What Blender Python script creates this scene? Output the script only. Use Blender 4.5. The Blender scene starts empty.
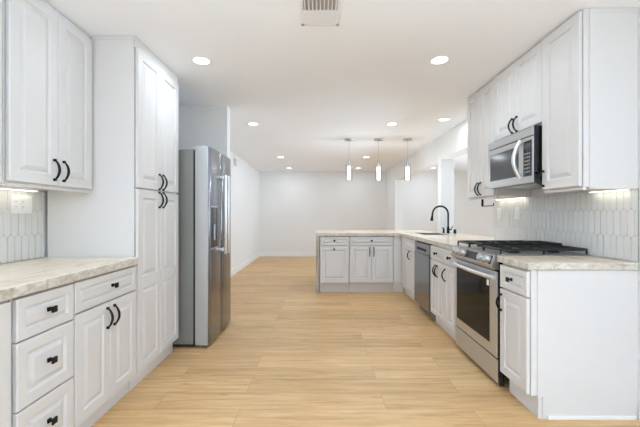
import bpy, bmesh, math, random
from mathutils import Vector
random.seed(7)
SC = bpy.context.scene
COL = SC.collection

# ------------------------------------------------------------ camera, world, light, exposure
cam_data = bpy.data.cameras.new('camera')
cam = bpy.data.objects.new('camera', cam_data); COL.objects.link(cam)
cam.location = (0, 0, 1.218); cam.rotation_euler = (math.pi/2, 0, 0)
cam_data.sensor_width = 36; cam_data.lens = 343/640*36
cam_data.shift_y = 0.0008; cam_data.clip_start = 0.05; cam_data.clip_end = 100
SC.camera = cam
world = bpy.data.worlds.new('world'); SC.world = world; world.use_nodes = True
world.node_tree.nodes['Background'].inputs[0].default_value = (0.86, 0.93, 1.0, 1)
world.node_tree.nodes['Background'].inputs[1].default_value = 1.5
SC.view_settings.view_transform = 'Standard'; SC.view_settings.look = 'None'
SC.view_settings.gamma = 1; SC.view_settings.use_curve_mapping = False
SC.view_settings.exposure = 0.22
SC.cycles.max_bounces = 14; SC.cycles.diffuse_bounces = 9; SC.cycles.glossy_bounces = 5
SC.cycles.transmission_bounces = 8; SC.cycles.transparent_max_bounces = 10
SC.cycles.sample_clamp_indirect = 6
COOL_FILL = (0.655, 0.83, 1.0)  # cool tint of the added fill lamp
def area(name, loc, rot, sx, sy, power, color=COOL_FILL, parent=None, shape='RECTANGLE', spread=None):
    l = bpy.data.lights.new(name, 'AREA'); l.shape = shape; l.size = sx; l.size_y = sy
    l.energy = power; l.color = color
    if spread: l.spread = spread
    o = bpy.data.objects.new(name, l); COL.objects.link(o); o.location = loc; o.rotation_euler = rot
    if parent: o.parent = parent
    return o
P_BACK, P_SIDE, P_DOWN, P_PEND, P_LED, P_FILL = 4, 96, 4.4, 4.0, 0.05, 122
# unseen fill lamps tilted upward to brighten ceiling and fronts, set at added windows
area('window_daylight', (0, -2.9, 1.1), (math.radians(150), 0, 0), 3.2, 1.5, P_BACK)  # added fill behind the camera, bounced off the ceiling
area('side_window_daylight', (1.80, -1.2, 1.35), (math.radians(152), 0, math.pi/2), 2.2, 1.1, P_FILL*0.95, (.58, .785, 1), spread=math.radians(140))  # added side fills behind the camera, for ceiling and cabinet fronts
area('side_window_daylight', (-1.82, -1.2, 1.35), (math.radians(152), 0, -math.pi/2), 2.2, 1.1, P_FILL*.85, (.58, .785, 1), spread=math.radians(140))
area('next_room_daylight', (5.7, 5.2, 0.9), (math.radians(112), 0, math.pi/2), 4.4, 1.2, P_SIDE, (.62, .81, 1), spread=math.radians(110))  # added fill in the next room, aimed up through the opening

# ------------------------------------------------------------ materials
def mat(name, color, rough=0.5, metal=0.0, spec=0.5, emit=None, es=0, trans=0, coat=0):
    m = bpy.data.materials.new(name); m.use_nodes = True
    b = m.node_tree.nodes['Principled BSDF']
    b.inputs['Base Color'].default_value = (*color, 1); b.inputs['Roughness'].default_value = rough
    b.inputs['Metallic'].default_value = metal; b.inputs['Specular IOR Level'].default_value = spec
    b.inputs['Transmission Weight'].default_value = trans; b.inputs['Coat Weight'].default_value = coat
    if emit:
        b.inputs['Emission Color'].default_value = (*emit, 1); b.inputs['Emission Strength'].default_value = es
    return m
def nd(m, t, **k):
    n = m.node_tree.nodes.new(t)
    for a, v in k.items(): setattr(n, a, v)
    return n
def ln(m, a, b): m.node_tree.links.new(a, b)
def bump_noise(m, scale, strength, dist=0.002, stretch=(1, 1, 1), rough_var=None):
    b = m.node_tree.nodes['Principled BSDF']
    tc = nd(m, 'ShaderNodeTexCoord'); mp = nd(m, 'ShaderNodeMapping'); mp.inputs['Scale'].default_value = stretch
    no = nd(m, 'ShaderNodeTexNoise'); no.inputs['Scale'].default_value = scale; no.inputs['Detail'].default_value = 4
    bp = nd(m, 'ShaderNodeBump'); bp.inputs['Strength'].default_value = strength; bp.inputs['Distance'].default_value = dist
    ln(m, tc.outputs['Object'], mp.inputs[0]); ln(m, mp.outputs[0], no.inputs['Vector'])
    ln(m, no.outputs['Fac'], bp.inputs['Height']); ln(m, bp.outputs[0], b.inputs['Normal'])
    if rough_var:
        mr = nd(m, 'ShaderNodeMapRange'); mr.inputs['To Min'].default_value = rough_var[0]; mr.inputs['To Max'].default_value = rough_var[1]
        ln(m, no.outputs['Fac'], mr.inputs['Value']); ln(m, mr.outputs[0], b.inputs['Roughness'])
    return m
M = {}
M['wall'] = bump_noise(mat('wall_paint', (0.79, 0.785, 0.775), 0.75, spec=0.25), 220, 0.05)
M['ceiling'] = bump_noise(mat('ceiling_paint', (0.90, 0.925, 0.97), 0.9, spec=0.1), 150, 0.06)
M['trim'] = mat('trim_paint', (0.84, 0.84, 0.84), 0.4)
M['cab'] = bump_noise(mat('cabinet_paint', (0.685, 0.671, 0.658), 0.42, spec=0.35), 30, 0.02, 0.002, (1, 1, 0.06))
M['toe'] = mat('toe_kick_paint', (0.60, 0.57, 0.54), 0.5)
M['steel'] = bump_noise(mat('brushed_steel', (0.50, 0.495, 0.49), 0.34, 1.0), 60, 0.03, 0.001, (1, 1, 22), (0.30, 0.44))
M['steel_dark'] = bump_noise(mat('dark_steel', (0.34, 0.35, 0.37), 0.3, 1.0), 60, 0.03, 0.001, (22, 22, 1), (0.24, 0.36))
M['fridge_steel'] = bump_noise(mat('fridge_steel', (0.28, 0.29, 0.32), 0.2, 1.0), 60, 0.02, 0.001, (22, 22, 1), (0.15, 0.24))
M['range_steel'] = bump_noise(mat('range_steel', (0.62, 0.645, 0.685), 0.36, 1.0), 60, 0.03, 0.001, (1, 1, 22), (0.32, 0.46))
M['handle_steel'] = mat('handle_steel', (0.78, 0.78, 0.775), 0.36, 0.9)
M['steel_side'] = mat('grey_side_panel', (0.25, 0.255, 0.24), 0.45, 0.3)
M['steel_edge'] = mat('pale_door_edge', (0.42, 0.42, 0.415), 0.4, 0.3)
M['nickel'] = mat('nickel', (0.55, 0.54, 0.53), 0.25, 1.0)
M['black'] = mat('black_metal', (0.008, 0.008, 0.009), 0.5, 0.0, spec=0.25)
M['iron'] = mat('cast_iron', (0.012, 0.012, 0.012), 0.5)
M['blackgloss'] = mat('black_gloss', (0.01, 0.01, 0.011), 0.12)
M['ovenglass'] = mat('oven_glass', (0.008, 0.008, 0.008), 0.06, spec=0.16)
M['microglass'] = mat('microwave_glass', (0.06, 0.06, 0.062), 0.12, spec=0.5)
M['grout'] = mat('grout', (0.33, 0.36, 0.35), 0.8)
M['tile'] = mat('glazed_tile', (0.71, 0.705, 0.685), 0.16, spec=0.5)
M['plastic'] = mat('white_plastic', (0.85, 0.85, 0.84), 0.35)
M['slot'] = mat('outlet_slot', (0.25, 0.25, 0.25), 0.5)
M['gap'] = mat('rubber_gap', (0.02, 0.02, 0.02), 0.7)
M['lens'] = mat('lamp_lens', (1, 1, 1), 0.4, emit=(1, 0.98, 0.95), es=2.6)
M['led'] = mat('led_lens', (1, 1, 1), 0.4, emit=(1, 0.97, 0.84), es=3.2)
M['crystal'] = mat('lit_crystal', (0.95, 0.95, 0.95), 0.3, emit=(1, 0.985, 0.96), es=1.5)
M['sticker'] = mat('sticker', (0.85, 0.84, 0.8), 0.5)
M['duct'] = mat('duct_inside', (0.42, 0.39, 0.365), 0.6)
M['vent'] = mat('vent_enamel', (0.82, 0.82, 0.83), 0.4)
g = bpy.data.materials.new('clear_glass'); g.use_nodes = True
g.node_tree.nodes.clear()
out = nd(g, 'ShaderNodeOutputMaterial'); mx = nd(g, 'ShaderNodeMixShader'); tr = nd(g, 'ShaderNodeBsdfTransparent'); gl = nd(g, 'ShaderNodeBsdfGlossy')
fr = nd(g, 'ShaderNodeFresnel'); fr.inputs[0].default_value = 1.06; gl.inputs['Roughness'].default_value = 0.03
tr.inputs[0].default_value = (0.99, 0.99, 0.99, 1)
ln(g, fr.outputs[0], mx.inputs[0]); ln(g, tr.outputs[0], mx.inputs[1]); ln(g, gl.outputs[0], mx.inputs[2]); ln(g, mx.outputs[0], out.inputs[0])
M['glass'] = g

def ramp(m, fac, stops):
    r = nd(m, 'ShaderNodeValToRGB'); e = r.color_ramp.elements
    while len(e) < len(stops): e.new(0.5)
    for i, (p, c) in enumerate(stops): e[i].position = p; e[i].color = (*c, 1)
    ln(m, fac, r.inputs[0]); return r
# oak floor: planks 0.2 m wide lying across the view
m = mat('oak_planks', (0.6, 0.42, 0.25), 0.42, spec=0.4); M['floor'] = m
b = m.node_tree.nodes['Principled BSDF']
tc = nd(m, 'ShaderNodeTexCoord'); mp = nd(m, 'ShaderNodeMapping'); mp.inputs['Location'].default_value = (0.5, -0.14, 0)
br = nd(m, 'ShaderNodeTexBrick'); br.offset = 0.37; br.offset_frequency = 2; br.squash = 1
br.inputs['Color1'].default_value = (0, 0, 0, 1); br.inputs['Color2'].default_value = (1, 1, 1, 1); br.inputs['Mortar'].default_value = (0.5, 0.5, 0.5, 1)
br.inputs['Scale'].default_value = 1; br.inputs['Brick Width'].default_value = 1.45; br.inputs['Row Height'].default_value = 0.2
br.inputs['Mortar Size'].default_value = 0.0016; br.inputs['Mortar Smooth'].default_value = 0.3; br.inputs['Bias'].default_value = 0
ln(m, tc.outputs['Object'], mp.inputs[0]); ln(m, mp.outputs[0], br.inputs['Vector'])
# shift the grain by a random amount per plank
sc1 = nd(m, 'ShaderNodeVectorMath', operation='SCALE'); sc1.inputs['Scale'].default_value = 37.0
ln(m, br.outputs['Color'], sc1.inputs[0])
ad = nd(m, 'ShaderNodeVectorMath', operation='ADD'); ln(m, mp.outputs[0], ad.inputs[0]); ln(m, sc1.outputs[0], ad.inputs[1])
mp2 = nd(m, 'ShaderNodeMapping'); mp2.inputs['Scale'].default_value = (0.9, 11, 1); ln(m, ad.outputs[0], mp2.inputs[0])
n1 = nd(m, 'ShaderNodeTexNoise'); n1.inputs['Scale'].default_value = 2.2; n1.inputs['Detail'].default_value = 6; n1.inputs['Roughness'].default_value = 0.62; n1.inputs['Distortion'].default_value = 0.6
ln(m, mp2.outputs[0], n1.inputs['Vector'])
mp3 = nd(m, 'ShaderNodeMapping'); mp3.inputs['Scale'].default_value = (3, 60, 1); ln(m, ad.outputs[0], mp3.inputs[0])
n2 = nd(m, 'ShaderNodeTexNoise'); n2.inputs['Scale'].default_value = 4; n2.inputs['Detail'].default_value = 5
ln(m, mp3.outputs[0], n2.inputs['Vector'])
r1 = ramp(m, n1.outputs['Fac'], [(0.30, (0.54, 0.32, 0.138)), (0.50, (0.69, 0.44, 0.205)), (0.68, (0.78, 0.53, 0.275))])
r2 = ramp(m, n2.outputs['Fac'], [(0.35, (0.86, 0.85, 0.83)), (0.6, (1, 1, 1))])
mu = nd(m, 'ShaderNodeMix', data_type='RGBA', blend_type='MULTIPLY'); mu.inputs[0].default_value = 0.8
ln(m, r1.outputs[0], mu.inputs[6]); ln(m, r2.outputs[0], mu.inputs[7])
r3 = ramp(m, br.outputs['Color'], [(0.0, (0.86, 0.84, 0.82)), (0.5, (0.96, 0.955, 0.95)), (1.0, (1.05, 1.06, 1.08))])
mu2 = nd(m, 'ShaderNodeMix', data_type='RGBA', blend_type='MULTIPLY'); mu2.inputs[0].default_value = 1
ln(m, mu.outputs[2], mu2.inputs[6]); ln(m, r3.outputs[0], mu2.inputs[7])
# sparse knots
mpk = nd(m, 'ShaderNodeMapping'); mpk.inputs['Scale'].default_value = (1.0, 2.6, 1); ln(m, ad.outputs[0], mpk.inputs[0])
vk = nd(m, 'ShaderNodeTexVoronoi'); vk.inputs['Scale'].default_value = 1.7; ln(m, mpk.outputs[0], vk.inputs['Vector'])
rk = ramp(m, vk.outputs['Distance'], [(0.0, (0.42, 0.34, 0.28)), (0.035, (0.75, 0.68, 0.6)), (0.09, (1, 1, 1))])
mu3 = nd(m, 'ShaderNodeMix', data_type='RGBA', blend_type='MULTIPLY'); mu3.inputs[0].default_value = 0.75
ln(m, mu2.outputs[2], mu3.inputs[6]); ln(m, rk.outputs[0], mu3.inputs[7])
mm = nd(m, 'ShaderNodeMix', data_type='RGBA'); mm.inputs[7].default_value = (0.30, 0.19, 0.11, 1)
mf = nd(m, 'ShaderNodeMath', operation='MULTIPLY'); mf.inputs[1].default_value = 0.75; ln(m, br.outputs['Fac'], mf.inputs[0])
ln(m, mf.outputs[0], mm.inputs[0]); ln(m, mu3.outputs[2], mm.inputs[6]); ln(m, mm.outputs[2], b.inputs['Base Color'])
bp = nd(m, 'ShaderNodeBump'); bp.inputs['Strength'].default_value = 0.25; bp.inputs['Distance'].default_value = 0.002; bp.invert = True
ln(m, br.outputs['Fac'], bp.inputs['Height']); ln(m, bp.outputs[0], b.inputs['Normal'])

def stone(name, c_lo, c_mid, c_hi, stretch, scale):
    m = mat(name, c_mid, 0.2, spec=0.35)
    b = m.node_tree.nodes['Principled BSDF']
    tc = nd(m, 'ShaderNodeTexCoord'); mp = nd(m, 'ShaderNodeMapping'); mp.inputs['Scale'].default_value = stretch
    mp.inputs['Rotation'].default_value = (0.12, 0.08, 0.16)
    n = nd(m, 'ShaderNodeTexNoise'); n.inputs['Scale'].default_value = scale; n.inputs['Detail'].default_value = 8; n.inputs['Roughness'].default_value = 0.66; n.inputs['Distortion'].default_value = 0.9
    ln(m, tc.outputs['Object'], mp.inputs[0]); ln(m, mp.outputs[0], n.inputs['Vector'])
    r = ramp(m, n.outputs['Fac'], [(0.33, c_lo), (0.47, c_mid), (0.62, c_hi)])
    n3 = nd(m, 'ShaderNodeTexNoise'); n3.inputs['Scale'].default_value = 90; n3.inputs['Detail'].default_value = 3
    ln(m, tc.outputs['Object'], n3.inputs['Vector'])
    r2 = ramp(m, n3.outputs['Fac'], [(0.35, (0.86, 0.85, 0.84)), (0.6, (1, 1, 1))])
    mu = nd(m, 'ShaderNodeMix', data_type='RGBA', blend_type='MULTIPLY'); mu.inputs[0].default_value = 0.8
    ln(m, r.outputs[0], mu.inputs[6]); ln(m, r2.outputs[0], mu.inputs[7]); ln(m, mu.outputs[2], b.inputs['Base Color'])
    return m
M['stone'] = stone('quartzite', (0.74, 0.59, 0.42), (0.85, 0.725, 0.56), (0.89, 0.80, 0.66), (2.4, 0.9, 1.0), 2.2)
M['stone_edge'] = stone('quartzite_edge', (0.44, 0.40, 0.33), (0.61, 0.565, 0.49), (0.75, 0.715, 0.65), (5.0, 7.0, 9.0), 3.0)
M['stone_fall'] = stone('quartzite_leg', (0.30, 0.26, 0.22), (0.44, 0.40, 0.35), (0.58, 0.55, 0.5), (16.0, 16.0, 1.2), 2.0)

# ------------------------------------------------------------ mesh helpers
class MB:
    """collects shapes into one mesh"""
    def __init__(s): s.bm = bmesh.new()
    def box(s, a, b, bev=0.0, mi=0):
        lo = [min(a[i], b[i]) for i in range(3)]; hi = [max(a[i], b[i]) for i in range(3)]
        v = [s.bm.verts.new((x, y, z)) for x in (lo[0], hi[0]) for y in (lo[1], hi[1]) for z in (lo[2], hi[2])]
        F = [(0, 1, 3, 2), (4, 6, 7, 5), (0, 4, 5, 1), (2, 3, 7, 6), (0, 2, 6, 4), (1, 5, 7, 3)]
        fs = [s.bm.faces.new([v[i] for i in f]) for f in F]
        for f in fs: f.material_index = mi
        if bev > 0:
            es = list({e for f in fs for e in f.edges})
            r = bmesh.ops.bevel(s.bm, geom=es, offset=bev, segments=2, affect='EDGES', profile=0.5)
            for f in r['faces']: f.material_index = mi
        return s
    def rings(s, rings, cap=True, closed=True, mi=0):
        R = [[s.bm.verts.new(p) for p in r] for r in rings]
        n = len(R[0])
        for a, b in zip(R, R[1:]):
            for i in range(n if closed else n-1):
                f = s.bm.faces.new((a[i], a[(i+1) % n], b[(i+1) % n], b[i])); f.material_index = mi
        if cap:
            for r in (R[0], R[-1]):
                f = s.bm.faces.new(r); f.material_index = mi
        return s
    def tube(s, pts, rad, n=10, mi=0, cap=True):
        pts = [Vector(p) for p in pts]
        rr = rad if isinstance(rad, (list, tuple)) else [rad]*len(pts)
        rings = []; prev = None
        for i, p in enumerate(pts):
            t = (pts[min(i+1, len(pts)-1)]-pts[max(i-1, 0)]).normalized()
            if prev is None:
                u = t.orthogonal().normalized()
            else:
                u = (prev - t*prev.dot(t)).normalized()
            prev = u; w = t.cross(u)
            rings.append([p + rr[i]*(math.cos(2*math.pi*k/n)*u + math.sin(2*math.pi*k/n)*w) for k in range(n)])
        return s.rings(rings, cap, mi=mi)
    def lathe(s, c, prof, n=24, axis='z', mi=0, cap=True):
        rings = []
        for r, h in prof:
            ring = []
            for k in range(n):
                a = 2*math.pi*k/n; x, y = r*math.cos(a), r*math.sin(a)
                if axis == 'z': ring.append((c[0]+x, c[1]+y, c[2]+h))
                elif axis == 'x': ring.append((c[0]+h, c[1]+x, c[2]+y))
                else: ring.append((c[0]+x, c[1]+h, c[2]+y))
            rings.append(ring)
        return s.rings(rings, cap, mi=mi)
    def prism(s, poly, axis, a, b, mi=0):
        """poly: 2D points; axis 'y': (x,z) extruded from y=a to y=b; axis 'z': (x,y)"""
        f = (lambda p, t: (p[0], t, p[1])) if axis == 'y' else (lambda p, t: (p[0], p[1], t))
        return s.rings([[f(p, a) for p in poly], [f(p, b) for p in poly]], mi=mi)
    def build(s, name, material, parent=None, smooth=False, **tags):
        bmesh.ops.recalc_face_normals(s.bm, faces=s.bm.faces)
        off = Vector((0, 0, 0)); q = parent
        while q is not None: off += q.location; q = q.parent
        if off.length: bmesh.ops.translate(s.bm, verts=s.bm.verts, vec=-off)
        me = bpy.data.meshes.new(name); s.bm.to_mesh(me); s.bm.free()
        for mt in (material if isinstance(material, (list, tuple)) else [material]): me.materials.append(M[mt])
        if smooth:
            for p in me.polygons: p.use_smooth = True
            me.set_sharp_from_angle(angle=math.radians(40))
        o = bpy.data.objects.new(name, me); COL.objects.link(o)
        if parent: o.parent = parent
        for k, v in tags.items(): o[k] = v
        return o
def thing(name, label, cat, loc, group=None):
    o = bpy.data.objects.new(name, None); COL.objects.link(o); o.location = loc; o.empty_display_size = 0.1
    o['label'] = label; o['category'] = cat
    if group: o['group'] = group
    return o
def struct(name, mb, material): return mb.build(name, material, kind='structure')

class Front:
    """local (u along the run, w out of the door face, v up) -> world"""
    def __init__(s, kind, f): s.k = kind; s.f = f
    def p(s, u, w, v):
        if s.k == 'L': return (s.f+w, u, v)
        if s.k == 'R': return (s.f-w, u, v)
        return (u, s.f-w, v)
def fbox(mb, F, u0, u1, w0, w1, v0, v1, bev=0.0, mi=0): mb.box(F.p(u0, w0, v0), F.p(u1, w1, v1), bev, mi)
def panel_door(F, u0, u1, v0, v1, fr, rails=()):
    """raised-panel front; rails: heights (lo, hi) of cross rails that split the panel"""
    mb = MB(); T = 0.020
    prof_out = [(0, -T), (0, -0.003), (0.003, 0)]
    R = lambda a, b, c, d, i, w: [F.p(a+i, w, c+i), F.p(b-i, w, c+i), F.p(b-i, w, d-i), F.p(a+i, w, d-i)]
    mb.rings([R(u0, u1, v0, v1, i, w) for i, w in prof_out], cap=False)
    mb.bm.faces.new([mb.bm.verts.new(q) for q in R(u0, u1, v0, v1, 0, -T)])
    # frame: verticals and rails
    zs = [v0+fr] + [z for r in rails for z in r] + [v1-fr]
    def flat(a, b, c, d): mb.bm.faces.new([mb.bm.verts.new(F.p(x, 0, y)) for x, y in ((a, c), (b, c), (b, d), (a, d))])
    flat(u0+.003, u0+fr, v0+.003, v1-.003); flat(u1-fr, u1-.003, v0+.003, v1-.003)
    flat(u0+fr, u1-fr, v0+.003, v0+fr); flat(u0+fr, u1-fr, v1-fr, v1-.003)
    for a, b in rails: flat(u0+fr, u1-fr, a, b)
    small = (u1-u0 < 0.2) or (v1-v0 < 0.2)
    k = 0.6 if small else 1.0
    for i in range(0, len(zs), 2):
        c, d = zs[i], zs[i+1]
        mb.rings([R(u0+fr, u1-fr, c, d, q*k, w) for q, w in ((0, 0), (0.003, -0.006), (0.007, -0.011), (0.013, -0.0115), (0.033, -0.002), (0.036, -0.001))], cap=False)
        mb.bm.faces.new([mb.bm.verts.new(q) for q in R(u0+fr, u1-fr, c, d, 0.036*k, -0.001)])
    bmesh.ops.remove_doubles(mb.bm, verts=mb.bm.verts, dist=0.0002)
    return mb
def pull(F, u, v, parent, length=0.114, horizontal=False):
    mb = MB(); h = length/2; N = 12; pts = []; rad = []
    for i in range(N+1):
        t = i/N; a = math.pi*t
        pts.append(F.p(u, 0.008+0.026*math.sin(a)**0.8, v-h+length*t)); rad.append(0.0048+0.0024*math.sin(a))
    mb.tube(pts, rad, 8)
    for s_ in (-1, 1): fbox(mb, F, u-.0065, u+.0065, -.001, 0.013, v+s_*h-.0075, v+s_*h+.0075, 0.0015)
    return mb.build('handle', 'black', parent, True)
def knob(F, u, v, parent):
    mb = MB()
    fbox(mb, F, u-.0095, u+.0095, -.001, 0.008, v-.0095, v+.0095, 0.0015)
    fbox(mb, F, u-.0045, u+.0045, 0.005, 0.024, v-.0045, v+.0045)
    fbox(mb, F, u-.0145, u+.0145, 0.023, 0.032, v-.0145, v+.0145, 0.002)
    return mb.build('knob', 'black', parent)
def cabinet(name, label, cat, F, u0, u1, v0, v1, depth, fronts, toe=None, group=None, extra=None):
    """fronts: (kind, u0, u1, v0, v1, frame, hardware, rails); hardware: ('pull', u, v, len) / ('knob', u, v)"""
    c = F.p((u0+u1)/2, -depth/2, 0); root = thing(name, label, cat, (c[0], c[1], 0 if toe else v0), group)
    mb = MB(); fbox(mb, F, u0, u1, -depth, -0.0245, v0, v1, 0.0015); mb.build('body', 'cab', root)
    if toe:
        mb = MB(); fbox(mb, F, u0+.001, u1-.001, -depth, -toe, 0, v0+.001); mb.build('toe_kick', 'toe' if F.k == 'P' else 'cab', root)
    for kind, a, b, c_, d, fr, hw, *rails in fronts:
        part = panel_door(F, a, b, c_, d, fr, rails[0] if rails else ()).build(kind, 'cab', root)
        if hw and hw[0] == 'pull': pull(F, hw[1], hw[2], part, hw[3] if len(hw) > 3 else 0.114)
        elif hw: knob(F, hw[1], hw[2], part)
    if extra: extra(root)
    return root

# ------------------------------------------------------------ room shell
HC = 2.44; XL, XR, XR2 = -1.90, 1.89, 2.09; YF = 9.82; YB = -3.3; XLF = -1.733
mb = MB(); mb.box((-2.05, YB-.2, -.1), (6.2, YF+.15, 0)); struct('floor', mb, 'floor')
mb = MB(); mb.box((-2.05, YB-.2, HC), (6.2, YF+.15, HC+.1)); struct('ceiling', mb, 'ceiling')
mb = MB(); 
def holed(mb, xa, xb, ya, yb):
    mb.box((xa, ya, 0), (xb, -2.4, HC)); mb.box((xa, -.2, 0), (xb, yb, HC)); mb.box((xa, -2.4, 0), (xb, -.2, .8)); mb.box((xa, -2.4, 1.95), (xb, -.2, HC))
holed(mb, XL-.15, XL, YB, 4.0); mb.box((XLF-.3, 4.0, 0), (XLF, YF, HC)); struct('wall_left', mb, 'wall')
mb = MB(); mb.box((XL, 3.875, 0), (-1.048, 3.995, HC), 0.002); struct('wall_alcove', mb, 'wall')
mb = MB(); mb.box((-2.03, YF, 0), (6.15, YF+.12, HC)); struct('wall_back', mb, 'wall')
mb = MB()
holed(mb, XR, XR2, YB, 3.73); mb.box((XR, 3.73, 0), (XR2, 5.35, 0.875)); mb.box((XR, 5.35, 0), (XR2, 5.50, 2.077))
mb.box((XR, 3.73, 2.077), (XR2, 8.64, HC)); mb.box((XR, 8.64, 0), (XR2, YF, HC)); struct('wall_right', mb, 'wall')
# wall behind the photographer with a wide window opening added to let light in
mb = MB(); mb.box((XL, YB-.1, 0), (XR, YB, 0.35)); mb.box((XL, YB-.1, 2.35), (XR, YB, HC))
mb.box((XL, YB-.1, 0.35), (-1.65, YB, 2.35)); mb.box((1.65, YB-.1, 0.35), (XR, YB, 2.35)); struct('wall_front', mb, 'wall')
mb = MB(); mb.box((-1.65, YB-.1, .35), (1.65, YB-.02, .4)); mb.box((-1.65, YB-.1, 2.3), (1.65, YB-.02, 2.35))
for x in (-1.65, -.03, 1.6): mb.box((x, YB-.1, .4), (x+.05, YB-.02, 2.3))
struct('window_1', mb, 'trim')  # frame of the added rear window, out of view
for n, xa, xb in ((3, XL-.1, XL-.03), (4, XR+.03, XR+.1)):  # side window frames added out of view to go with the fill lamps
    mb = MB()
    for y in (-2.4, -1.33, -.26): mb.box((xa, y, .8), (xb, y+.06, 1.95))
    mb.box((xa, -2.4, .8), (xb, -.2, .86)); mb.box((xa, -2.4, 1.89), (xb, -.2, 1.95)); struct('window_%d' % n, mb, 'trim')
# the next room, seen through the long opening
mb = MB(); mb.box((6.0, 1.5, 0), (6.12, YF, 0.3)); mb.box((6.0, 1.5, 2.3), (6.12, YF, HC)); mb.box((6.0, 1.5, .3), (6.12, 4.5, 2.3)); mb.box((6.0, 9.1, .3), (6.12, YF, 2.3))
struct('wall_next_room', mb, 'wall')
mb = MB(); mb.box((XR2, 1.4, 0), (6.0, 1.5, HC)); struct('wall_next_room_near', mb, 'wall')
mb = MB()
for y in (4.5, 6.0, 7.55, 9.05): mb.box((6.0, y, .3), (6.08, y+.05, 2.3))
mb.box((6.0, 4.5, .3), (6.08, 9.1, .35)); mb.box((6.0, 4.5, 2.25), (6.08, 9.1, 2.3)); struct('window_2', mb, 'trim')  # unseen window added beside the next room's fill lamp
def board(mb, a, b):
    mb.box(a, b, 0.004)
mb = MB(); board(mb, (XLF, 4.0, 0), (XLF+.014, YF-.016, .125)); struct('baseboard_left', mb, 'trim')
mb = MB(); board(mb, (XLF, YF-.014, 0), (XR, YF, .125)); board(mb, (XR2, YF-.014, 0), (6.0, YF, .125)); struct('baseboard_back', mb, 'trim')
mb = MB(); board(mb, (XR-.014, -3.2, 0), (XR, 2.02, .11)); board(mb, (XR-.014, 8.64, 0), (XR, YF-.016, .125)); struct('baseboard_right', mb, 'trim')
mb = MB(); board(mb, (XLF+.0, 3.996, 0), (-1.05, 4.01, .125)); struct('baseboard_alcove', mb, 'trim')

# ------------------------------------------------------------ picket tile backsplashes
def backsplash(name, label, x, out, y0, y1, z0, z1, loc):
    w, p, a, g_ = 0.0500, 0.160, 0.020, 0.0019
    root = thing(name, label, 'backsplash', loc)
    mb = MB(); mb.box((x+out*.0005, y0, z0), (x+out*0.005, y1, z1)); mb.build('grout_bed', 'grout', root)
    mb = MB(); bm = mb.bm
    for r in range(-2, 4):
        zb = 1.24 + p*r
        if zb > z1+.05 or zb+p < z0-.05: continue
        off = 0.5*w*(r % 2)
        n0 = int((y0-.1)/w); n1 = int((y1+.1)/w)
        for k in range(n0, n1+1):
            yc = k*w+off; hw = w/2-g_
            def hexa(i, xx):
                h = hw-i; k2 = i*1.1
                pts = [(-h, zb+a*.5+k2*.4+g_), (0, zb-a*.5+k2+g_), (h, zb+a*.5+k2*.4+g_), (h, zb+p-a*.5-k2*.4-g_)]
                for q in (0.55, 0): pts.append((h*q if q else 0, zb+p+(a*.5-k2-g_) - (a*.28 if q else 0)))
                pts.append((-h*.55, zb+p+(a*.5-k2-g_)-a*.28)); pts.append((-h, zb+p-a*.5-k2*.4-g_))
                return [(xx, yc+u, v) for u, v in pts]
            tilt = random.uniform(-.0006, .0006)
            mb.rings([hexa(0, x+out*.004), hexa(0, x+out*.0085), hexa(.0018, x+out*(.0102+tilt))])
    for co, no in (((0, y0, 0), (0, -1, 0)), ((0, y1, 0), (0, 1, 0)), ((0, 0, z0), (0, 0, -1)), ((0, 0, z1), (0, 0, 1))):
        bmesh.ops.bisect_plane(bm, geom=bm.verts[:]+bm.edges[:]+bm.faces[:], plane_co=co, plane_no=no, clear_outer=True)
    mb.build('tiles', 'tile', root)
    return root
backsplash('tile_backsplash', 'white glossy picket tile backsplash behind the gas range', XR, -1, 2.03, 3.725, 0.935, 1.372, (XR, 2.9, .935))
backsplash('tile_backsplash', 'white picket tile backsplash over the drawer counter, holding the three gang outlet', XL, 1, 0.8, 2.352, 0.925, 1.372, (XL, 1.6, .925))

# ------------------------------------------------------------ left run
FL = Front('L', -1.256); BV0, BV1 = 0.105, 0.874
cabinet('base_cabinet', 'white base cabinet with one wide drawer over two doors, beside the pantry', 'cabinet', FL, 1.759, 2.355, BV0, BV1, .625,
    [('drawer', 1.763, 2.346, .705, .862, .036, ('knob', 2.075, .788)),
     ('door', 1.763, 2.053, .115, .695, .058, ('pull', 2.022, .605)),
     ('door', 2.057, 2.346, .115, .695, .058, ('pull', 2.090, .605))], toe=.058, group='white raised panel cabinets')
cabinet('drawer_cabinet', 'white base cabinet of three stacked drawers with square black knobs', 'cabinet', FL, 1.416, 1.758, BV0, BV1, .625,
    [('drawer', 1.422, 1.752, .684, .862, .040, ('knob', 1.588, .778)),
     ('drawer', 1.422, 1.752, .393, .676, .052, ('knob', 1.588, .543)),
     ('drawer', 1.422, 1.752, .115, .385, .052, ('knob', 1.588, .262))], toe=.058, group='white raised panel cabinets')
cabinet('base_cabinet', 'white base cabinet nearest the camera, past the three drawer stack', 'cabinet', FL, 0.80, 1.409, BV0, BV1, .625,
    [('door', 0.806, 1.396, .115, .862, .140, ('pull', .86, .77))], toe=.058, group='white raised panel cabinets')
mb = MB(); mb.box((XL+.001, .80, .876), (-1.243, 2.352, .922), .003)
ct = mb.bm
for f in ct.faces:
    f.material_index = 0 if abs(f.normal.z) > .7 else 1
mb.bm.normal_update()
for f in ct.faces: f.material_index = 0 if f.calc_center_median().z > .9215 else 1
ob = mb.build('countertop', ['stone', 'stone_edge']); ob['label'] = 'cream quartzite countertop over the three drawer stack, ending at the tall pantry'; ob['category'] = 'countertop'; ob['group'] = 'cream stone countertops'

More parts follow.
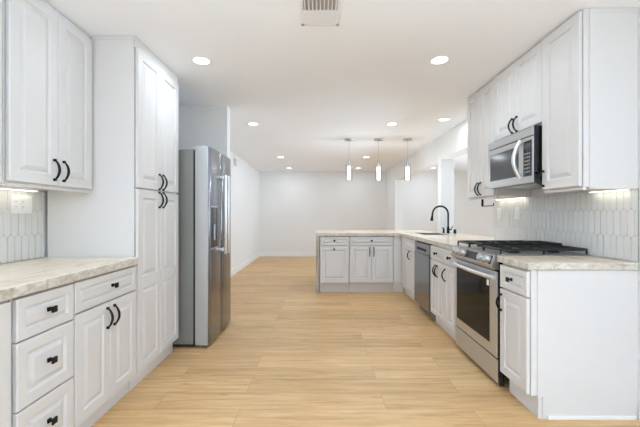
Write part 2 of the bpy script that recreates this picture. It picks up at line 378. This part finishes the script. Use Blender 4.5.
# tall pantry
FP = Front('L', -1.254)
def pantry_extra(root):
    mb = MB(); mb.box((XL+.01, 2.3565, HC-.022), (-1.296, 2.358, HC-.001)); mb.box((-1.297, 2.357, 2.375), (-1.290, 3.083, HC-.001)); mb.build('crown_filler', 'cab', root)
def _():
    root = cabinet('pantry_cabinet', 'tall white four door pantry cabinet reaching the ceiling beside the fridge', 'cabinet', FP, 2.358, 3.048, .112, HC-.002, .62,
    [('door', 2.368, 2.700, 1.402, 2.365, .058, ('pull', 2.670, 1.467)),
     ('door', 2.704, 3.043, 1.402, 2.365, .058, ('pull', 2.734, 1.467)),
     ('door', 2.368, 2.700, .120, 1.392, .058, ('pull', 2.670, 1.327), ((.690, .775),)),
     ('door', 2.704, 3.043, .120, 1.392, .058, ('pull', 2.734, 1.327), ((.690, .775),))], toe=.055, group='white raised panel cabinets')
    mb = MB(); mb.box((-1.276, 2.358, 2.368), (-1.264, 3.048, HC-.002), .002); mb.build('top_filler', 'cab', root)
    mb = MB(); mb.box((-1.565, 2.350, HC-.022), (-1.276, 2.3582, HC-.002)); mb.build('crown_strip', 'cab', root)
_()
# upper cabinet on the left wall
FU = Front('L', -1.552)
def under_trim(F, u0, u1):
    def f(root):
        mb = MB(); fbox(mb, F, u0+.002, u1-.002, -.045, -.022, 1.362, 1.3785, .001); mb.build('light_rail', 'cab', root)
    return f
cabinet('wall_cabinet', 'white two door wall cabinet above the drawer counter', 'cabinet', FU, 1.705, 2.356, 1.378, HC-.002, .33,
    [('door', 1.715, 2.035, 1.386, 2.405, .058, ('pull', 2.001, 1.475)),
     ('door', 2.039, 2.340, 1.386, 2.405, .058, ('pull', 2.073, 1.475))], group='white raised panel cabinets', extra=under_trim(FU, 1.705, 2.356))
cabinet('wall_cabinet', 'white single door wall cabinet cut off at the picture edge above the drawer counter', 'cabinet', FU, 1.18, 1.700, 1.378, HC-.002, .33,
    [('door', 1.19, 1.675, 1.386, 2.405, .058, ('pull', 1.23, 1.475))], group='white raised panel cabinets')

# ------------------------------------------------------------ refrigerator
R0, R1 = 3.105, 3.865
fr_ = thing('refrigerator', 'stainless side by side refrigerator with ice dispenser beside the pantry', 'refrigerator', (-1.5, 3.48, 0))
mb = MB(); mb.box((-1.88, R0+.004, .035), (-1.150, R1-.004, 1.803), .004); mb.build('body', 'steel_side', fr_)
mb = MB(); mb.box((-1.151, R0+.012, .045), (-1.131, R1-.012, 1.80)); mb.build('gasket', 'gap', fr_)
mb = MB(); mb.box((-1.82, R0+.03, .012), (-1.145, R1-.03, .034)); mb.build('base_grille', 'gap', fr_)
for y in (R0+.06, R1-.06):
    for x, h in ((-1.08, .045), (-1.6, .03)):
        mb = MB(); mb.lathe((x, y, 0), [(.018, 0), (.018, h)], 14); mb.build('foot', 'gap', fr_)
def fdoor(y0, y1):
    mb = MB(); N = 12; xb, xf, zl, zh = -1.130, -1.005, .028, 1.832
    # gently crowned front with rounded vertical edges
    prof = [(xb, y0), (xf-.012, y0), (xf-.005, y0+.003), (xf, y0+.010)]
    for i in range(1, 6): prof.append((xf+.004*math.sin(math.pi*i/6), y0+.01+(y1-y0-.02)*i/6))
    prof += [(xf, y1-.010), (xf-.005, y1-.003), (xf-.012, y1), (xb, y1)]
    mb.prism(prof, 'z', zl, zh)
    for f in mb.bm.faces:
        c = f.calc_center_median(); f.material_index = 1 if (c.y < y0+.0005 or c.z > zh-.001) else 0
    return mb.build('door', ['fridge_steel', 'steel_edge'], fr_, True)
d1 = fdoor(R0, 3.497); d2 = fdoor(3.503, R1)
def fhandle(y, door):
    mb = MB(); x = -.948
    mb.box((x-.016, y-.014, .815), (x+.012, y+.014, 1.612), .008)
    for z in (.86, 1.585): mb.box((-1.012, y-.011, z-.016), (x, y+.011, z+.016), .004)
    mb.build('handle', 'handle_steel', door, True)
fhandle(3.452, d1); fhandle(3.548, d2)
mb = MB(); mb.box((-1.010, 3.130, .895), (-.9985, 3.345, 1.290), .004); dp = mb.build('dispenser', 'blackgloss', d1)
mb = MB(); mb.box((-1.018, 3.165, 1.205), (-1.0135, 3.370, 1.275), .002); mb.build('dispenser_display', 'microglass', dp) if False else mb.bm.free()
mb = MB(); mb.box((-.9990, 3.126, .890), (-.9965, 3.349, .905)); mb.box((-.9990, 3.126, 1.280), (-.9965, 3.349, 1.294)); mb.box((-.9990, 3.126, .905), (-.9965, 3.131, 1.28)); mb.box((-.9990, 3.344, .905), (-.9965, 3.349, 1.28)); mb.build('dispenser_frame', 'steel', d1)
mb = MB(); mb.box((-.9988, 3.21, .97), (-.989, 3.25, 1.12), .004); mb.build('dispenser_paddle', 'steel_dark', d1)
for y in (R0+.05, R1-.05):
    mb = MB(); mb.box((-1.17, y-.028, 1.803), (-1.06, y+.028, 1.853 if False else 1.845), .006); mb.build('hinge_cover', 'steel_edge', fr_)

# ------------------------------------------------------------ right run
FR = Front('R', 1.232)
def right_end(root):
    mb = MB(); mb.box((1.292, 2.037, .13), (XR-.002, 2.0432, .884)); mb.box((1.322, 2.037, 0), (XR-.002, 2.0432, .13)); mb.build('end_panel', 'cab', root)
    mb = MB(); mb.box((1.35, 2.027, 0), (XR-.016, 2.0372, .022), .003); mb.build('shoe_trim', 'trim', root)
cabinet('base_cabinet', 'white base cabinet with one narrow drawer and door, right of the gas range', 'cabinet', FR, 2.043, 2.354, .135, .886, .64,
    [('drawer', 2.047, 2.350, .722, .872, .036, ('knob', 2.205, .797)),
     ('door', 2.047, 2.350, .142, .712, .055, ('pull', 2.326, .620, .105))], toe=.068, group='white raised panel cabinets', extra=right_end)
mb = MB(); mb.box((1.229, 2.024, .888), (XR-.012, 2.384, .930), .003)
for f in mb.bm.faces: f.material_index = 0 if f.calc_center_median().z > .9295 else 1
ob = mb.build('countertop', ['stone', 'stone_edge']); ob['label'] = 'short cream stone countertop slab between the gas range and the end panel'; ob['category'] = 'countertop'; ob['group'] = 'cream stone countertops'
V0, V1 = .112, .880
FR = Front('R', 1.244)
cabinet('base_cabinet', 'narrow white base cabinet with one drawer over one door, directly left of the gas range', 'cabinet', FR, 3.155, 3.444, V0, V1, .62,
    [('drawer', 3.162, 3.438, .722, .868, .034, ('knob', 3.275, .797)),
     ('door', 3.162, 3.438, .120, .712, .052, ('pull', 3.405, .610))], toe=.062, group='white raised panel cabinets')
cabinet('base_cabinet', 'white base cabinet with drawer over two slim doors, beside the dishwasher', 'cabinet', FR, 3.446, 3.872, V0, V1, .62,
    [('drawer', 3.452, 3.864, .722, .868, .034, ('knob', 3.655, .797)),
     ('door', 3.452, 3.656, .120, .712, .048, ('pull', 3.630, .610)),
     ('door', 3.660, 3.864, .120, .712, .048, ('pull', 3.686, .610))], toe=.062, group='white raised panel cabinets')
FR = Front('R', 1.254)
cabinet('base_cabinet', 'white drawer and door base cabinet in the inner corner past the dishwasher', 'cabinet', FR, 4.505, 5.285, V0, .70, .60,
    [('door', 4.510, 5.050, .120, .698, .058, ('pull', 4.790, .640))], toe=.062, group='white raised panel cabinets',
    extra=lambda root: (panel_door(FR, 4.510, 5.050, .712, .868, .034).build('drawer', 'cab', root),
                        (lambda mb: (fbox(mb, FR, 4.505, 5.285, -.06, -.0205, .70, .880), fbox(mb, FR, 5.054, 5.285, -.0205, -.004, V0, .88), mb.build('filler_strip', 'cab', root)))(MB())))

# dishwasher
dw = thing('dishwasher', 'stainless dishwasher with dark pocket handle built under the countertop', 'dishwasher', (1.55, 4.19, 0))
A, B = 3.885, 4.495
mb = MB(); mb.box((1.275, A+.004, .09), (1.84, B-.004, .872)); mb.build('tub', 'gap', dw)
mb = MB(); mb.box((1.236, A+.016, .090), (1.274, B-.003, .740), .004)
dd = mb.build('door', 'fridge_steel', dw)
mb = MB(); mb.box((1.238, A+.016, .744), (1.274, B-.003, .862), .004); cp = mb.build('control_panel', 'steel_dark', dw)
mb = MB(); mb.box((1.2345, A+.11, .772), (1.2385, B-.12, .806), .0015); mb.build('handle', 'black', cp)
mb = MB(); mb.box((1.30, A+.01, .005), (1.33, B-.01, .088)); mb.build('toe_panel', 'steel_dark', dw)

# peninsula
FPn = Front('P', 5.298); PB0 = .150
cabinet('peninsula_cabinet', 'white peninsula cabinet with a single door under a drawer, next to the stone waterfall leg', 'cabinet', FPn, -.006, .452, PB0, .874, .60,
    [('drawer', .002, .444, .734, .868, .032, ('knob', .222, .806)),
     ('door', .002, .444, .157, .722, .060, ('knob', .218, .675))], toe=.055, group='white raised panel cabinets')
cabinet('peninsula_cabinet', 'white peninsula cabinet with two doors under one wide drawer', 'cabinet', FPn, .454, 1.135, PB0, .874, .60,
    [('drawer', .462, 1.128, .734, .868, .032, ('knob', .797, .806)),
     ('door', .462, .793, .157, .722, .060, ('pull', .765, .635, .130)),
     ('door', .797, 1.128, .157, .722, .060, ('pull', .829, .635, .130))], toe=.055, group='white raised panel cabinets',
    extra=lambda root: (lambda mb: (fbox(mb, FPn, 1.137, 1.246, -.60, -.004, PB0, .874), fbox(mb, FPn, 1.137, 1.30, -.60, -.055, 0, PB0), mb.build('filler_strip', 'cab', root)))(MB()))
# L-shaped worktop with the sink cut-out and the waterfall leg
xs = [-.0626, 1.243, 1.47, 1.84, 1.878, 2.155]; ys = [3.152, 3.735, 4.84, 5.286, 5.345, 5.40, 6.36]
SX, SY = (1.47, 1.84), (4.84, 5.40)
mb = MB(); vg = {}
def gv(i, j, z):
    if (i, j, z) not in vg: vg[(i, j, z)] = mb.bm.verts.new((xs[i], ys[j], z))
    return vg[(i, j, z)]
cells = set()
for i in range(len(xs)-1):
    for j in range(len(ys)-1):
        cx, cy = (xs[i]+xs[i+1])/2, (ys[j]+ys[j+1])/2
        ok = (cx > 1.243 and cx < 1.878) or (cx < 1.878 and cy > 5.286) or (cx > 1.878 and 3.735 < cy < 5.345)
        if SX[0] < cx < SX[1] and SY[0] < cy < SY[1]: ok = False
        if ok: cells.add((i, j))
ZT, ZB_ = .924, .881
for i, j in cells:
    for z, mi in ((ZT, 0), (ZB_, 1)):
        f = mb.bm.faces.new([gv(i, j, z), gv(i+1, j, z), gv(i+1, j+1, z), gv(i, j+1, z)]); f.material_index = mi
    for (di, dj, p, q) in ((-1, 0, (i, j), (i, j+1)), (1, 0, (i+1, j), (i+1, j+1)), (0, -1, (i, j), (i+1, j)), (0, 1, (i, j+1), (i+1, j+1))):
        if (i+di, j+dj) not in cells:
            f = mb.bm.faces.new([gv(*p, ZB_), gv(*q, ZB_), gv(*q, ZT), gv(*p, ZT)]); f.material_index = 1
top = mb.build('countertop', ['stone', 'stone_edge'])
top['label'] = 'L shaped cream stone countertop with waterfall leg covering the peninsula and sink'; top['category'] = 'countertop'; top['group'] = 'cream stone countertops'
mb = MB(); mb.box((-.0626, 5.286, 0), (-.0145, 6.36, ZB_), .001); mb.build('waterfall_panel', 'stone_fall', top)
# white back panel of the peninsula
mb = MB(); mb.box((-.012, 5.905, 0), (1.878, 5.925, .878)); ob = mb.build('peninsula_back_panel', 'cab'); ob['label'] = 'plain white back panel under the overhanging side of the peninsula'; ob['category'] = 'panel'
# sink
sk = thing('kitchen_sink', 'undermount stainless kitchen sink set in the corner of the L shaped countertop', 'sink', (1.655, 5.12, .70))
mb = MB(); x0, x1, y0, y1, zt, zb = SX[0]+.004, SX[1]-.004, SY[0]+.004, SY[1]-.004, .915, .705
R = lambda i, z: [(x0+i, y0+i, z), (x1-i, y0+i, z), (x1-i, y1-i, z), (x0+i, y1-i, z)]
mb.rings([R(0, zt), R(0, zb), R(.003, zb), R(.003, zt)], cap=False)
a = R(0, zt); mb.bm.faces.new([mb.bm.verts.new(p) for p in R(.0, zb)])
mb.build('basin', 'steel_dark', sk)
mb = MB(); mb.lathe(((x0+x1)/2, (y0+y1)/2, zb+.001), [(.045, 0), (.045, .004), (.03, .005)], 20); mb.build('drain', 'nickel', sk)
# faucet
fx, fy = 1.957, 5.235
fc = thing('kitchen_faucet', 'tall matte black gooseneck pull down faucet behind the sink', 'faucet', (fx, fy, ZT))
mb = MB(); mb.lathe((fx, fy, ZT), [(.030, 0), (.030, .006), (.022, .010), (.021, .085), (.017, .092), (.017, .10)], 20)
mb.build('base', 'black', fc, True)
mb = MB(); rA = .125; zc = ZT+.288
pts = [(fx, fy, ZT+.09), (fx, fy, ZT+.20)] + [(fx-rA+rA*math.cos(t), fy-.03*t/math.pi, zc+rA*math.sin(t)) for t in [math.pi*k/16 for k in range(17)]]
pts.append((fx-2*rA-.003, fy-.031, zc-.02)); mb.tube(pts, .0135, 12); nk = mb.build('spout', 'black', fc, True)
mb = MB(); e = pts[-1]; mb.tube([(e[0]+.001, e[1], e[2]+.004), (e[0]-.004, e[1], e[2]-.03), (e[0]-.008, e[1], e[2]-.065), (e[0]-.010, e[1], e[2]-.078)], [.0145, .018, .024, .021], 14); mb.build('spray_head', 'black', fc, True)
mb = MB(); mb.tube([(fx+.01, fy, ZT+.055), (fx+.045, fy-.01, ZT+.058)], .011, 12); mb.tube([(fx+.04, fy-.01, ZT+.058), (fx+.062, fy-.02, ZT+.115)], [.007, .005], 10); mb.build('lever', 'black', fc, True)
for i, (x, h, lab) in enumerate(((1.905, .068, 'small black soap dispenser button left of the faucet'), (2.035, .062, 'short black air gap cap just right of the faucet'))):
    yy = 5.28 if i == 0 else 5.17
    o = thing('soap_dispenser' if i == 0 else 'air_gap', lab, 'dispenser' if i == 0 else 'air gap', (x, yy, ZT))
    mb = MB(); r_ = .013 if i == 0 else .021
    mb.lathe((x, yy, ZT), [(r_+.006, 0), (r_+.006, .004), (r_, .006), (r_, h-.004), (r_-.004, h)], 18)
    mb.build('body', 'black', o, True)
    if i == 0:
        mb = MB(); mb.tube([(x, yy, ZT+h-.002), (x, yy, ZT+h+.012)], .007, 10); mb.tube([(x+.004, yy, ZT+h+.012), (x-.035, yy-.01, ZT+h+.010)], .0065, 10); mb.build('nozzle', 'black', o, True)

# ------------------------------------------------------------ gas range
g0, g1 = 2.395, 3.142
rg = thing('gas_range', 'stainless slide in gas range with black grates and oven window', 'range', (1.55, 2.77, 0))
mb = MB(); mb.box((1.249, g0, .075), (1.862, g1, .905), .002); mb.build('body', 'blackgloss', rg)
for y in (g0+.04, g1-.04):
    for x in (1.29, 1.80):
        mb = MB(); mb.lathe((x, y, 0), [(.016, 0), (.016, .08)], 12); mb.build('foot', 'gap', rg)
# side trims that show beside the door
mb = MB()
prof = [(1.262, .905), (1.262, .826), (1.215, .826), (1.203, .838), (1.200, .856), (1.226, .928), (1.262, .934)]
mb.prism(prof, 'y', g0+.001, g1-.001); cpn = mb.build('control_panel', 'steel', rg)
import mathutils
slope = Vector((1.226-1.200, 0, .928-.856)).normalized(); nrm = Vector((-slope.z, 0, slope.x))
base = Vector((1.213, 0, .892))
def slant_rings(y, prof, n=20):
    c = base + Vector((0, y, 0)); rs = []
    for r, h in prof: rs.append([c + nrm*h + r*(math.cos(2*math.pi*k/n)*Vector((0, 1, 0)) + math.sin(2*math.pi*k/n)*slope) for k in range(n)])
    return rs
def slant_box(mb, ya, yb, s0, s1, h0, h1):
    P = lambda y, s, h: base + Vector((0, y, 0)) + slope*s + nrm*h
    mb.rings([[P(ya, s0, h), P(yb, s0, h), P(yb, s1, h), P(ya, s1, h)] for h in (h0, h1)])
mb = MB(); slant_box(mb, 2.425, 3.10, -.031, .031, -.002, .001); face = mb.build('control_face', 'blackgloss', cpn)
mb = MB(); slant_box(mb, 2.655, 2.80, -.028, .028, .001, .0025); mb.build('display', 'blackgloss', cpn)
for y in (3.065, 2.975, 2.88, 2.565, 2.47):
    mb = MB(); mb.rings(slant_rings(y, [(.034, .001), (.034, .005), (.029, .006), (.027, .030), (.024, .033)])); kb = mb.build('knob', 'steel', cpn, True)
    mb = MB(); c = base + Vector((0, y, 0)); slant_box(mb, y-.004, y+.004, -.021, .021, .028, .038); mb.build('grip', 'steel', kb)
# door
mb = MB(); X0, X1 = 1.236, 1.2485; za, zb2 = .208, .812
Ro = lambda i, j, x: [(x, g0+.004+i, za+j), (x, g1-.004-i, za+j), (x, g1-.004-i, zb2-j), (x, g0+.004+i, zb2-j)]
mb.box((X0, g0+.004, za), (X1, g1-.004, zb2), .004); dr = mb.build('oven_door', 'range_steel', rg)
mb = MB(); mb.box((X0-.002, g0+.105, .285), (X0+.004, g1-.045, .742), .003); mb.build('window', 'ovenglass', dr)
mb = MB(); mb.box((X0-.0035, g0+.110, .695), (X0-.0015, g0+.142, .737)); mb.build('sticker', 'sticker', dr)
mb = MB(); pts = []; 
for k in range(15):
    t = k/14; pts.append((1.226-.028*math.sin(math.pi*t)**.55, g0+.03+(g1-g0-.06)*t, .770))
mb.tube(pts, .0165, 12)
mb.box((1.212, g0+.018, .752), (1.238, g0+.052, .788), .005); mb.box((1.212, g1-.052, .752), (1.238, g1-.018, .788), .005)
mb.build('handle', 'handle_steel', dr, True)
mb = MB(); mb.box((1.2455, g0+.006, .8125), (1.249, g1-.006, .826)); mb.build('door_gap', 'gap', rg)
mb = MB(); mb.box((X0+.002, g0+.004, .035), (X1, g1-.004, .197), .005); mb.build('drawer', 'range_steel', rg)
# cooktop
mb = MB(); mb.box((1.222, g0-.008, .9315), (1.872, g1+.006, .936), .002); tp = mb.build('cooktop', 'steel', rg)
for x, y, r in ((1.42, 2.53, .05), (1.72, 2.53, .04), (1.42, 3.01, .045), (1.72, 3.01, .035), (1.57, 2.77, .055)):
    mb = MB(); mb.lathe((x, y, .9355), [(r, 0), (r, .008), (r*.8, .010), (r*.8, .018), (r*.7, .020)], 20); mb.build('burner', 'iron', tp, True)
def grate(y0, y1, zt):
    mb = MB(); xa, xb = 1.262, 1.862; t = .0095; zl = .937
    bar = lambda p, q, w=.0075: mb.tube([p, q], w, 6)
    for y in (y0, y1): bar((xa, y, zt), (xb, y, zt), t)
    for x in (xa, xb): bar((x, y0, zt), (x, y1, zt), t)
    ym = (y0+y1)/2; bar((xa, ym, zt), (xb, ym, zt))
    for k in range(1, 4): bar((xa+(xb-xa)*k/4, y0, zt), (xa+(xb-xa)*k/4, y1, zt))
    for x in (xa, (xa+xb)/2, xb):
        for y in (y0, y1): mb.tube([(x, y, zt), (x, y, zl-.001)], [.008, .006], 6)
    return mb.build('grate', 'iron', tp)
grate(g0+.0, g0+.245, .969); grate(g0+.255, g0+.495, .985); grate(g0+.505, g0+.735, .969)

# ------------------------------------------------------------ right wall cabinets
FW = Front('R', 1.543); UV = 1.380
def near_end(root):
    mb = MB(); mb.box((1.600, 2.035, UV-.012), (XR-.004, 2.0412, HC-.024)); mb.build('end_panel', 'cab', root)
    mb = MB(); mb.box((1.60, 2.031, HC-.024), (XR-.004, 2.0412, HC-.002)); mb.build('crown_strip', 'cab', root)
    under_trim(FW, 2.041, 2.392)(root)
cabinet('wall_cabinet', 'tall white single door wall cabinet at the near end, right of the microwave', 'cabinet', FW, 2.041, 2.392, UV, HC-.002, .328,
    [('door', 2.046, 2.386, UV+.006, 2.428, .058, ('pull', 2.364, 1.462, .10))], group='white raised panel cabinets', extra=near_end)
FW = Front('R', 1.549)
cabinet('wall_cabinet', 'short white two door wall cabinet directly above the microwave', 'cabinet', FW, 2.394, 3.058, 1.846, HC-.002, .328,
    [('door', 2.400, 2.725, 1.862, 2.428, .055, ('pull', 2.755-.06, 1.925, .11)),
     ('door', 2.729, 3.052, 1.862, 2.428, .055, ('pull', 2.758, 1.925, .11))], group='white raised panel cabinets')
FW = Front('R', 1.554)
cabinet('wall_cabinet', 'tall white two door wall cabinet at the far end, left of the microwave', 'cabinet', FW, 3.060, 3.622, UV, HC-.002, .328,
    [('door', 3.066, 3.339, UV+.006, 2.428, .055, ('pull', 3.312, 1.462, .115)),
     ('door', 3.343, 3.617, UV+.006, 2.428, .055, ('pull', 3.370, 1.462, .115))], group='white raised panel cabinets', extra=under_trim(FW, 3.060, 3.622))

# microwave
mw = thing('microwave', 'over the range stainless microwave with curved handle and black side', 'microwave', (1.7, 2.72, 1.435))
m0, m1 = 2.403, 3.05
mb = MB(); mb.box((1.5025, m0, 1.440), (1.875, m1, 1.842), .003); mb.build('body', 'blackgloss', mw)
mb = MB(); mb.box((1.492, m0+.001, 1.775), (1.502, m1-.002, 1.838), .003)
vt = mb.build('vent_strip', 'steel', mw)
mb = MB(); mb.box((1.492, m0+.001, 1.440), (1.502, m1-.002, 1.770), .004); md = mb.build('door', 'steel', mw)
mb = MB(); mb.box((1.4895, m0+.175, 1.500), (1.494, m1-.045, 1.725), .002); mb.build('window', 'microglass', md)
mb = MB(); mb.box((1.4895, m0+.016, 1.490), (1.494, m0+.110, 1.745), .002); cpm = mb.build('control_panel', 'blackgloss', mw)
mb = MB()
for r in range(6):
    for c in range(3): mb.box((1.4885, m0+.028+c*.026, 1.515+r*.026), (1.490, m0+.046+c*.026, 1.528+r*.026))
mb.build('buttons', 'slot', cpm)
mb = MB(); mb.box((1.4885, m0+.028, 1.690), (1.490, m0+.098, 1.725)); mb.build('display', 'microglass', cpm)
mb = MB(); pts = []
for k in range(13):
    t = k/12; pts.append((1.486-.050*math.sin(math.pi*t), m0+.142, 1.480+.275*t))
mb.tube(pts, .0145, 12); mb.box((1.474, m0+.130, 1.468), (1.493, m0+.154, 1.498), .003); mb.box((1.474, m0+.130, 1.738), (1.493, m0+.154, 1.768), .003)
mb.build('handle', 'handle_steel', md, True)
mb = MB(); mb.box((1.55, m0+.05, 1.432), (1.84, m1-.06, 1.441)); mb.build('grease_filter', 'steel_dark', mw)

# paper towel holder under the far wall cabinet
ph = thing('paper_towel_holder', 'thin black paper towel holder hanging under the far wall cabinet', 'towel holder', (1.70, 3.45, 1.29))
mb = MB(); mb.box((1.690, 3.583, 1.296), (1.710, 3.597, 1.3775), .002); mb.box((1.68, 3.57, 1.374), (1.72, 3.61, 1.3785)); mb.build('bracket', 'black', ph)
mb = MB(); mb.tube([(1.70, 3.59, 1.300), (1.70, 3.37, 1.300), (1.70, 3.362, 1.304), (1.70, 3.36, 1.325)], .005, 8); mb.build('rod', 'black', ph, True)

# under-cabinet lights
def led(y0, y1, x, lab):
    r = thing('under_cabinet_light', lab, 'light', (x, (y0+y1)/2, 1.365), 'slim under cabinet light bars')
    mb = MB(); mb.box((x-.014, y0, 1.366), (x+.014, y1, 1.3795), .001); mb.build('housing', 'plastic', r)
    mb = MB(); mb.box((x-.011, y0+.006, 1.3635), (x+.011, y1-.006, 1.3662)); mb.build('diffuser', 'led', r)
    area('light_bar_lamp', (0, 0, -.006), (0, 0, 0), .02, y1-y0-.02, P_LED*(y1-y0)/.3, (1, .96, .84), r)
led(2.065, 2.350, 1.852, 'slim lit light bar under the near wall cabinet, right of the microwave')
led(3.10, 3.600, 1.852, 'slim lit light bar under the far wall cabinet, left of the microwave')
led(1.30, 2.24, -1.852, 'slim lit light bar under the wall cabinet above the drawer counter')

# outlets
def outlet(name, lab, x, out, y0, y1, z0, z1, gangs, last_switch=False):
    r = thing(name, lab, 'outlet', (x, (y0+y1)/2, (z0+z1)/2), 'white wall outlets on the backsplash')
    mb = MB(); mb.box((x, y0, z0), (x+out*.006, y1, z1), .002); mb.build('cover_plate', 'plastic', r)
    w = (y1-y0)/gangs
    for k in range(gangs):
        c = y0+w*(k+.5); zc = (z0+z1)/2
        mb = MB(); mb.box((x+out*.005, c-.016, zc-.034), (x+out*.009, c+.016, zc+.034), .001)
        sw = last_switch and k == gangs-1
        rc = mb.build('switch_paddle' if sw else 'receptacle', 'plastic', r)
        if not sw:
            mb = MB()
            for dz in (-.017, .017):
                for dy in (-.006, .006): mb.box((x+out*.0088, c+dy-.0012, zc+dz-.004), (x+out*.0094, c+dy+.0012, zc+dz+.005))
                mb.box((x+out*.0088, c-.002, zc+dz-.0105), (x+out*.0094, c+.002, zc+dz-.0075))
            mb.build('slots', 'slot', rc)
outlet('wall_outlet', 'white three gang outlet plate on the tiles above the drawer counter', XL+.0104, 1, 2.095, 2.245, 1.222, 1.338, 3, True)
outlet('wall_outlet', 'white single outlet on the tiles behind the left end of the cooktop', XR-.0104, -1, 3.225, 3.297, 1.165, 1.281, 1)
outlet('wall_outlet', 'white single outlet at the far end of the right backsplash', XR-.0104, -1, 3.56, 3.632, 1.165, 1.281, 1)

# ------------------------------------------------------------ ceiling fixtures
dl = [(-.94, 2.72, 'recessed ceiling light nearest the pantry doors'), (.945, 2.71, 'recessed ceiling light nearest the microwave'),
      (-.905, 4.63, 'recessed ceiling light just beyond the fridge'), (.97, 4.63, 'recessed ceiling light just in front of the middle pendant'),
      (-.84, 7.34, 'recessed ceiling light over the empty room, second from the far wall, on the fridge side'), (.99, 7.34, 'recessed ceiling light over the empty room, second from the far wall, between the pendants'),
      (-.82, 9.08, 'recessed ceiling light closest to the far wall on the fridge side'), (1.01, 9.08, 'recessed ceiling light closest to the far wall on the pendant side'),
      (1.596, 4.41, 'recessed ceiling light close to the sink wall beam'), (2.985, 9.05, 'recessed ceiling light of the next room seen through the wall opening')]
proto = None
for i, (x, y, lab) in enumerate(dl):
    r = thing('recessed_light', lab, 'ceiling light', (x, y, HC-.002), 'round recessed ceiling lights')
    if proto is None:
        mb = MB(); mb.lathe((x, y, HC-.002), [(.076, .001), (.076, -.003), (.066, -.006), (.062, -.006)], 32); a_ = mb.build('trim_ring', 'plastic', r, True)
        mb = MB(); mb.lathe((x, y, HC-.002), [(.062, -.0055), (.062, -.0075)], 32); b_ = mb.build('lens', 'lens', r); proto = (a_, b_)
    else:
        for o in proto:
            c = o.copy(); COL.objects.link(c); c.parent = r
    area('downlight_lamp', (0, 0, -.012), (0, 0, 0), .12, .12, P_DOWN*(0.75 if i == 0 else 0.55 if i == 8 else 1), (.76, .88, 1), r, 'DISK')
# pendants
for x, lab in ((.472, 'clear glass cylinder pendant over the peninsula, farthest from the sink wall'), (.953, 'clear glass cylinder pendant over the peninsula, middle of three'), (1.425, 'clear glass cylinder pendant over the peninsula, closest to the sink wall')):
    y = 5.585; r = thing('pendant_light', lab, 'pendant light', (x, y, HC-.001), 'glass pendants over the peninsula')
    mb = MB(); mb.lathe((x, y, HC-.001), [(.074, 0), (.074, -.016), (.070, -.022), (.012, -.026), (.008, -.04)], 28); mb.build('canopy', 'nickel', r, True)
    mb = MB(); mb.tube([(x, y, HC-.03), (x, y, 2.055)], .0028, 8); mb.build('cord', 'nickel', r, True)
    mb = MB(); mb.lathe((x, y, 0), [(.010, 2.07), (.026, 2.06), (.027, 2.0), (.024, 1.992)], 24); mb.lathe((x, y, 0), [(.052, 1.996), (.052, 1.988)], 24); mb.build('socket', 'nickel', r, True)
    mb = MB(); mb.rings([[(x+q*math.cos(2*math.pi*k/28), y+q*math.sin(2*math.pi*k/28), z) for k in range(28)] for q, z in ((.052, 2.045), (.052, 1.765), (.049, 1.765), (.049, 2.045))], cap=False); mb.build('glass_shade', 'glass', r, True)
    mb = MB(); mb.lathe((x, y, 0), [(.027, 1.987), (.027, 1.785), (.024, 1.780)], 24); cr = mb.build('crystal_rod', 'crystal', r, True)
    pl = bpy.data.lights.new('pendant_lamp', 'POINT'); pl.energy = P_PEND; pl.shadow_soft_size = .035; pl.color = (.82, .91, 1)
    po = bpy.data.objects.new('pendant_lamp', pl); COL.objects.link(po); po.parent = r; po.location = (0, 0, 1.74-HC)
# air register
av = thing('air_register', 'white ceiling air register with metal louvres at the top picture edge', 'vent', (0, 2.0, HC))
mb = MB(); x0, x1, y0, y1 = -.118, .122, 1.84, 2.215
for a, b in (((x0, y0), (x1, y0+.022)), ((x0, y1-.022), (x1, y1)), ((x0, y0), (x0+.02, y1)), ((x1-.02, y0), (x1, y1))): mb.box((a[0], a[1], HC-.008), (b[0], b[1], HC-.0005), .002)
mb.build('frame', 'vent', av)
mb = MB(); mb.box((x0+.018, y0+.02, HC-.0025), (x1-.018, y1-.02, HC-.0008)); mb.build('back_plate', 'duct', av)
for k in range(9):
    x = x0+.030+k*.0227; mb = MB()
    mb.prism([(x-.004, HC-.014), (x-.002, HC-.014), (x+.004, HC-.0027), (x+.002, HC-.0027)], 'y', y0+.022, 2.045); mb.build('louvre', 'vent', av)
mb = MB(); mb.box((x0+.018, 2.046, HC-.0095), (x1-.018, 2.188, HC-.0027), .002); mb.build('damper_plate', 'vent', av)
# door chime on the far left wall
mb = MB(); mb.box((XLF, 6.90, 2.205), (XLF+.028, 7.01, 2.345), .004); ob = mb.build('door_chime', 'slot')
M['slot2'] = mat('chime_plastic', (0.5, 0.5, 0.5), .5); ob.data.materials[0] = M['slot2']
ob['label'] = 'small grey chime box high on the left wall beyond the fridge'; ob['category'] = 'chime'
